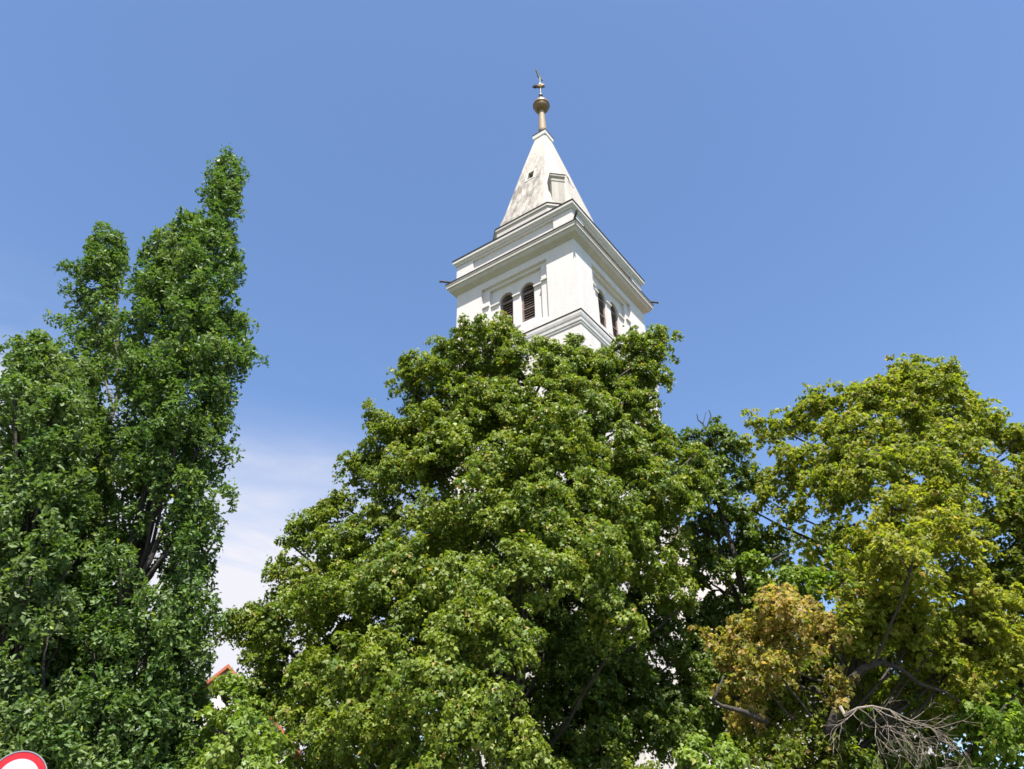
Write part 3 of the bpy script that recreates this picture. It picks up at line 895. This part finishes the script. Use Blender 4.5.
# --- nearer yellowing tree with the rust-brown patch and the dead branch
nr = [(925, 505, 30, -.8, 'gold'), (890, 535, 38, -1.2, 'gold'), (945, 545, 36, -1.2, 'gold'), (865, 570, 32, -.8, 'gold'), (910, 585, 44, -1.8, 'gold'), (960, 595, 34, -1, 'gold'), (865, 610, 32, -1.2, 'yellow'), (915, 635, 34, -1, 'yellow'), (965, 640, 36, -.8, 'gold'),
      (1005, 620, 30, -.4, 'gold'), (1010, 665, 36, -.9, 'gold'), (970, 690, 28, -.8, 'gold'), (835, 565, 22, .2, 'fresh', .7), (805, 575, 20, .3, 'fresh', .7), (820, 600, 18, .5, 'olive', .6),
      (790, 625, 36, -1, 'rust', .8), (758, 640, 28, -.7, 'rustmix', .8), (850, 610, 20, -.7, 'rustmix', .7), (775, 605, 14, -.4, 'rustmix', .7), (725, 640, 14, 0, 'rustmix', .6), (862, 650, 18, -.9, 'yellow', .8), (830, 635, 26, -.8, 'rust', .75), (810, 665, 30, -.9, 'rustmix', .75), (765, 680, 32, -1, 'rustmix', .8), (735, 660, 18, -.3, 'rustmix', .8), (728, 690, 16, -.2, 'rustmix'), (845, 700, 20, -1, 'rustmix', .6), (750, 715, 28, -.6, 'rustmix', .8), (790, 715, 28, -.2, 'olive', .8),
      (770, 755, 36, -.8, 'olive'), (730, 750, 22, -.2, 'fresh'), (820, 760, 32, 0, 'olive', .7), (985, 735, 40, -.8, 'fresh'), (1020, 740, 36, -.6, 'fresh'), (930, 700, 22, .8, 'olive', .6), (890, 690, 20, 1.0, 'olive', .5), (870, 740, 30, 1.0, 'maple_dark', .8), (930, 745, 34, .9, 'maple_dark', .9), (960, 775, 36, -.2, 'fresh'), (880, 790, 40, .6, 'maple_dark'), (900, 690, 22, -.3, 'olive'), (935, 680, 22, -.4, 'yellow'), (870, 690, 18, -.1, 'olive'), (960, 665, 22, -.6, 'gold'), (875, 620, 22, -.9, 'yellow'), (835, 758, 22, -.8, 'olive'), (868, 772, 26, -.8, 'maple_dark'), (905, 765, 28, -.6, 'maple_dark'), (815, 735, 20, -.7, 'olive'), (850, 652, 18, -.9, 'yellow'), (880, 642, 20, -.9, 'yellow'), (908, 662, 18, -.7, 'yellow'), (845, 730, 14, -.3, 'maple_dark'), (880, 735, 22, .2, 'maple_dark'), (840, 720, 30, 1.4, 'maple_dark'), (900, 650, 40, 1.2, 'olive'), (860, 660, 36, 1.5, 'olive'), (900, 720, 44, 1.9, 'maple_dark'), (950, 690, 40, 1.5, 'olive'), (800, 690, 40, 1.2, 'olive'), (760, 720, 36, 1.2, 'olive'), (840, 640, 36, 1.6, 'olive'), (800, 800, 40, -.4, 'olive'), (1030, 790, 40, -.4, 'fresh')]
rng = np.random.default_rng(104)
t = empty('linden_tree', (5.3, 13.6, 0))
tag(t, 'yellowing tree with a rust-brown leaf patch and a dead grey branch', 'tree')
lobes = [(l[0] - 5.3, l[1] - 13.6, *l[2:]) for l in px_lobes(nr, 13.6, pal='yellow', knobs=4, jit=4, shrink=0.2)]
o, sb = crown('crown', lobes, MAPLE, 0.078, M_leaf_yellow, t, sub_r=0.12, leaves=22, dens=1.5, loose=0.10, spread=0.6, droop=0.6, fringe=0.25)
woodwork(t, M_bark, [(-0.35, 0, 0), (-0.4, -0.1, 2.2), (-0.25, -0.3, 3.8), (0.4, -0.3, 4.9)], 0.12, 0.05, lobes, 0.016, sb, 0.5, keep_limb=0.13,
         extra=[(loc([(828, 735), (836, 712), (842, 690), (862, 668), (885, 660)], 5.3, 13.6, 12.6), 0.075, 0.05),
                (loc([(878, 662), (900, 668), (920, 684), (945, 692), (975, 712)], 5.3, 13.6, 12.6), 0.045, 0.015),
                (loc([(862, 668), (866, 640), (885, 600), (890, 560)], 5.3, 13.6, 12.7), 0.06, 0.015),
                (loc([(768, 722), (745, 712), (722, 706), (713, 700)], 5.3, 13.6, 12.6), 0.05, 0.02), (loc([(713, 702), (718, 690), (724, 676)], 5.3, 13.6, 12.6), 0.03, 0.01)])
db = MB()


def dead(px, py, ang, ln, r, depth, Y):
    n = 6
    pts = [(px, py, 0)]
    a = ang
    yy = 0
    for i in range(n):
        a += rng.normal() * 0.22
        yy += rng.normal() * 0.05
        x, y, _ = pts[-1]
        pts.append((x + ln / n * cos(a), y + ln / n * sin(a), yy))
    db.tube(loc(pts, 5.3, 13.6, Y), [r * 0.28 * (1 - 0.8 * i / n) for i in range(n + 1)], 5)
    if depth:
        for k in range(3 + (depth > 1) * 2):
            i = rng.integers(1, n)
            dead(pts[i][0], pts[i][1], ang + rng.choice([-1, 1]) * rng.uniform(0.3, 0.8), ln * rng.uniform(0.4, 0.7), r * 0.6, depth - 1, Y + pts[i][2])


for (px, py, a, ln_, r) in ((872, 706, 0.5, 95, .03), (872, 706, 0.75, 80, .024), (872, 706, 1.5, 60, .024), (890, 710, 0.3, 70, .024), (858, 708, 2.0, 45, .022), (890, 710, 0.9, 60, .022), (858, 708, 0.2, 60, .022), (905, 722, 0.6, 70, .02)):
    dead(px, py, a, ln_, r, 2, 11.95)
db.tube(loc([(838, 702, .6), (845, 715), (858, 708), (872, 706), (890, 710), (905, 722)], 5.3, 13.6, 11.95), [0.03, 0.022, 0.017, 0.014, 0.011, 0.008], 6)
db.build('dead_branch', M_dead, t)

# --- columnar oaks at the left
def column(env, Y0, rpx, cover, pal, gaps=(), pal2=None, share=0.0, holes=26):
    """many small upright shoots filling a columnar crown; env rows: (photo y, left, right)"""
    env = np.array(env, float)
    ys = env[:, 0]
    area = np.trapezoid(env[:, 2] - env[:, 1], ys) if hasattr(np, 'trapezoid') else np.trapz(env[:, 2] - env[:, 1], ys)
    n = int(cover * area / (pi * rpx * rpx))
    wts = env[:, 2] - env[:, 1]
    gaps = list(gaps)
    for _ in range(holes):
        y = rng.uniform(ys[0] + 40, ys[-1])
        gaps.append((rng.uniform(np.interp(y, ys, env[:, 1]) + 10, np.interp(y, ys, env[:, 2]) - 6), y, rng.uniform(4, 9), rng.uniform(10, 24), 0.85))
    out = []
    while len(out) < n:
        y = rng.uniform(ys[0] + rpx * 0.8, ys[-1])
        l, r = np.interp(y, ys, env[:, 1]), np.interp(y, ys, env[:, 2])
        if rng.random() > (r - l) / wts.max(): continue
        rp = rpx * rng.uniform(0.65, 1.35)
        c, hw = (l + r) / 2, max((r - l) / 2 - rp * 0.9, 2)
        th, q = rng.uniform(0, 2 * pi), sqrt(rng.uniform(0.12, 1))
        hw += rng.normal() * 5
        x = c + hw * q * cos(th)
        if any(abs(x - g[0]) < g[2] and abs(y - g[1]) < g[3] and rng.random() < g[4] for g in gaps): continue
        P = AT(c, y, Y0)
        dep = hw * DEPTH(P) / FOC
        P = AT(x, y, Y0 + dep * q * sin(th))
        out.append((P.x, P.y, P.z, rp * DEPTH(P) / FOC, pal2 if pal2 and rng.random() < share else pal, 1.0))
    return out


e1 = [(160, 223, 231), (174, 214, 239), (192, 207, 242), (210, 200, 244), (228, 172, 244), (244, 156, 244), (266, 136, 246), (300, 118, 249), (345, 108, 254), (372, 106, 252), (400, 106, 242), (440, 102, 235), (480, 100, 229), (520, 92, 229), (560, 84, 228), (600, 70, 226), (650, 52, 218), (700, 42, 212), (770, 40, 214), (850, 50, 205)]
rng = np.random.default_rng(105)
t = empty('oak_tree', (-6.3, 12.0, 0))
tag(t, 'tallest columnar dark green oak with a single pointed top, nearest the gap beside the tower', 'tree', 'columnar oaks at the left')
lobes = [(l[0] + 6.3, l[1] - 12.0, *l[2:]) for l in column(e1, 12.0, 11, 3.3, 'oak', [(150, 545, 22, 52, .92), (116, 370, 7, 40, .55), (135, 290, 6, 30, .7), (178, 300, 5, 22, .7), (195, 400, 6, 26, .7), (118, 500, 10, 50, .4)], 'oak_light', .2)]
o, sb = crown('crown', lobes, OAK, 0.095, M_leaf_oak, t, sub_r=0.12, leaves=24, dens=0.95, loose=0.05, mode='spray', spread=0.55, flat=1.0, fringe=0.2)
woodwork(t, M_bark, [(0.1, 0, 0)] + loc([(122, 740), (128, 640), (142, 540), (178, 400), (205, 260), (222, 175)], -6.3, 12, 12), 0.2, 0.03, lobes, 0.028, sb, 0.1, keep_limb=0.12, up_bias=1.8,
         extra=[(loc([(135, 590), (150, 560), (165, 525), (185, 480), (205, 430)], -6.3, 12, 11.6), 0.055, 0.02), (loc([(128, 600), (128, 560), (138, 520), (150, 470), (160, 420)], -6.3, 12, 11.7), 0.09, 0.03), (loc([(132, 600), (160, 560), (180, 540)], -6.3, 12, 11.5), 0.04, 0.02)])

e2 = [(230, 100, 108), (242, 94, 115), (258, 90, 117), (278, 66, 118), (300, 60, 120), (340, 50, 122), (370, 38, 126), (400, 20, 124), (450, 0, 122), (520, -20, 118), (600, -40, 110), (680, -50, 100), (760, -50, 90)]
rng = np.random.default_rng(106)
t = empty('oak_tree', (-7.7, 13.0, 0))
tag(t, 'middle columnar oak with a small detached tuft at its top and a pale trunk showing', 'tree', 'columnar oaks at the left')
lobes = [(l[0] + 7.7, l[1] - 13.0, *l[2:]) for l in column(e2, 13.0, 11, 3.5, 'oak', [(118, 370, 8, 60, .8), (115, 520, 10, 50, .4)], 'oak_light', .2)]
o, sb = crown('crown', lobes, OAK, 0.095, M_leaf_oak, t, sub_r=0.12, leaves=24, dens=0.95, loose=0.05, mode='spray', spread=0.55, flat=1.0, fringe=0.2)
woodwork(t, M_bark_pale, [(-0.1, 0, 0)] + loc([(38, 740), (62, 620), (92, 480), (117, 395), (119, 320), (108, 250)], -7.7, 13, 13), 0.09, 0.02, lobes, 0.02, sb, 0.1, keep_limb=0.12, up_bias=1.8)

e3 = [(338, 22, 50), (355, 8, 56), (375, 0, 80), (400, -12, 82), (440, -30, 90), (500, -45, 92), (560, -55, 88), (620, -60, 80), (680, -60, 76), (720, -60, 96), (770, -60, 110), (840, -60, 100)]
rng = np.random.default_rng(107)
t = empty('oak_tree', (-6.6, 11.0, 0))
tag(t, 'shortest and palest of the three columnar oaks, behind the round sign', 'tree', 'columnar oaks at the left')
lobes = [(l[0] + 6.6, l[1] - 11.0, *l[2:]) for l in column(e3, 11.2, 12, 3.0, 'oak_light', [(35, 700, 14, 50, .7)], 'oak', .25)]
o, sb = crown('crown', lobes, OAK, 0.105, M_leaf_oak, t, sub_r=0.12, leaves=23, dens=0.95, loose=0.05, mode='spray', spread=0.55, flat=1.0, fringe=0.2)
woodwork(t, M_bark, [(-0.2, 0, 0)] + loc([(20, 745), (24, 620), (30, 500), (36, 400)], -6.6, 11, 11.2), 0.15, 0.03, lobes, 0.022, sb, 0.1, keep_limb=0.12, up_bias=1.6)

# --- low young tree in the gap between the oaks and the big maple
sh = [(235, 725, 22, .3), (220, 745, 24, .3), (250, 750, 24, .3), (200, 745, 18, .2), (225, 700, 16, .2), (245, 712, 20, 0), (212, 725, 20, -.1), (240, 740, 24, -.4), (270, 742, 18, 0), (215, 760, 24, -.4), (255, 772, 24, -.5), (230, 690, 9, .3), (195, 770, 18, -.2), (225, 800, 30, -.4), (265, 805, 28, -.3)]
rng = np.random.default_rng(108)
t = empty('young_tree', (-3.7, 11.4, 0))
tag(t, 'low fresh green young tree between the columnar oaks and the big maple', 'tree')
lobes = [(l[0] + 3.7, l[1] - 11.4, *l[2:]) for l in px_lobes(sh, 11.4, pal='fresh', minback=0.1)]
o, sb = crown('crown', lobes, MAPLE, 0.075, M_leaf_maple, t, sub_r=0.18, leaves=75, dens=1.6, fringe=0.2)
woodwork(t, M_bark, [(0, 0, 0), (0.03, 0, 1.5), (0, 0, 2.6), (0.05, 0, 3.6)], 0.07, 0.02, lobes, 0.02, sb, 0.4)

sh2 = [(700, 752, 16, 0), (685, 768, 18, -.1), (722, 765, 16, .1), (705, 785, 24, -.2), (745, 790, 20, 0)]
rng = np.random.default_rng(109)
t = empty('young_tree', (3.0, 11.2, 0))
tag(t, 'small bright green sapling below the dark maple, at the right foot of the big maple', 'tree')
lobes = [(l[0] - 3.0, l[1] - 11.2, *l[2:]) for l in px_lobes(sh2, 11.2, pal='fresh', minback=0.1)]
o, sb = crown('crown', lobes, MAPLE, 0.075, M_leaf_maple, t, sub_r=0.18, leaves=75, dens=1.6, fringe=0.2)
woodwork(t, M_bark, [(0, 0, 0), (0.03, 0, 1.2), (0, 0, 2.2), (0.02, 0, 3.0)], 0.05, 0.015, lobes, 0.015, sb, 0.4)

# ------------------------------------------------------------------ house with a red roof far behind the gap
hs = empty('house', (AT(238, 678, 42).x, 42.0, 0), 1.75)
tag(hs, 'distant house with a red tiled roof, glimpsed left of the big maple', 'house')
hw, hd, he, hr = 3.2, 3.4, 7.7, 10.95
hm = MB()
hm.add([(-hw, -hd, -0.05), (hw, -hd, -0.05), (hw, hd, -0.05), (-hw, hd, -0.05), (-hw, -hd, he), (hw, -hd, he), (hw, hd, he), (-hw, hd, he), (-hw, 0, hr), (hw, 0, hr)],
       [(3, 2, 1, 0), (0, 1, 5, 4), (2, 3, 7, 6), (1, 2, 6, 9, 5), (3, 0, 4, 8, 7), (4, 5, 9, 8), (6, 7, 8, 9)])
hm.build('wall', M_wall, hs)
rf = MB()
s2 = (hr - he) / hd
for sg in (1, -1):
    vs = []
    for x in (-hw - 0.4, hw + 0.4):
        for y, dz in ((0, 0.02), (hd + 0.5, 0.02), (hd + 0.5, 0.2), (0, 0.2)):
            vs.append((x, sg * y, hr - s2 * y + dz))
    rf.add(vs, [(0, 1, 2, 3), (7, 6, 5, 4), (0, 4, 5, 1), (1, 5, 6, 2), (2, 6, 7, 3), (3, 7, 4, 0)])
ro = rf.build('roof', M_tile, hs)
fixn(ro.data)
MB().box(1.5, 0.6, hr - 1.2, 2.2, 1.3, hr + 0.7).build('chimney', M_soffit, ro)
for zz in (1.1, 4.4):
    for xx in (-1.7, 1.7):
        f = MB()
        f.box(xx - 0.6, -hd - 0.05, zz, xx - 0.5, -hd - 0.002, zz + 1.5).box(xx + 0.5, -hd - 0.05, zz, xx + 0.6, -hd - 0.002, zz + 1.5)
        f.box(xx - 0.499, -hd - 0.05, zz, xx + 0.499, -hd - 0.002, zz + 0.1).box(xx - 0.499, -hd - 0.05, zz + 1.4, xx + 0.499, -hd - 0.002, zz + 1.5)
        fo = f.build('window', M_trim, hs)
        MB().box(xx - 0.499, -hd - 0.03, zz + 0.101, xx + 0.499, -hd - 0.003, zz + 1.399).build('pane', M_glass, fo)

# ------------------------------------------------------------------ round traffic sign
c = AT(17.5, 779, 9.3)
sg = empty('road_sign', (c.x, c.y, 0.12), math.atan2(c.x, -c.y) + pi + 0.06)
tag(sg, 'round white road sign with a broad red border, at the lower left', 'sign')
zc = c.z - 0.12
R_ = 0.28


def disc(r0, r1, y0, y1, n=64):
    mb = MB()
    prf = [(r0, y0), (r1, y0), (r1, y1), (r0, y1)]
    vs = [(r * cos(2 * pi * i / n), y, zc + r * sin(2 * pi * i / n)) for r, y in prf for i in range(n)]
    fs = []
    for k in range(4):
        q = (k + 1) % 4
        for i in range(n):
            j = (i + 1) % n
            fs.append((k * n + i, k * n + j, q * n + j, q * n + i))
    return mb.add(vs, fs)


def plate(r, y0, y1, n=64):
    return MB().loft([[(r * cos(2 * pi * i / n), y, zc + r * sin(2 * pi * i / n)) for i in range(n)] for y in (y0, y1)])


fixn(plate(0.198, -0.012, 0.0).build('white_face', M_signw, sg).data)
fixn(disc(0.1985, 0.269, -0.0125, 0.0).build('red_border', M_signr, sg).data)
fixn(disc(0.2695, R_, -0.018, 0.014).build('rim', M_galv, sg).data)
fixn(plate(0.27, 0.002, 0.006).build('back_plate', M_galv, sg).data)
MB().loft([[(0.03 * cos(2 * pi * i / 16), 0.045 + 0.03 * sin(2 * pi * i / 16), z) for i in range(16)] for z in (0.0, zc + R_ - 0.06)]).build('post', M_galv, sg, True)
for zz in (-0.15, 0.13):
    MB().box(-0.05, 0.008, zc + zz, 0.05, 0.082, zc + zz + 0.04).build('clamp', M_galv, sg)
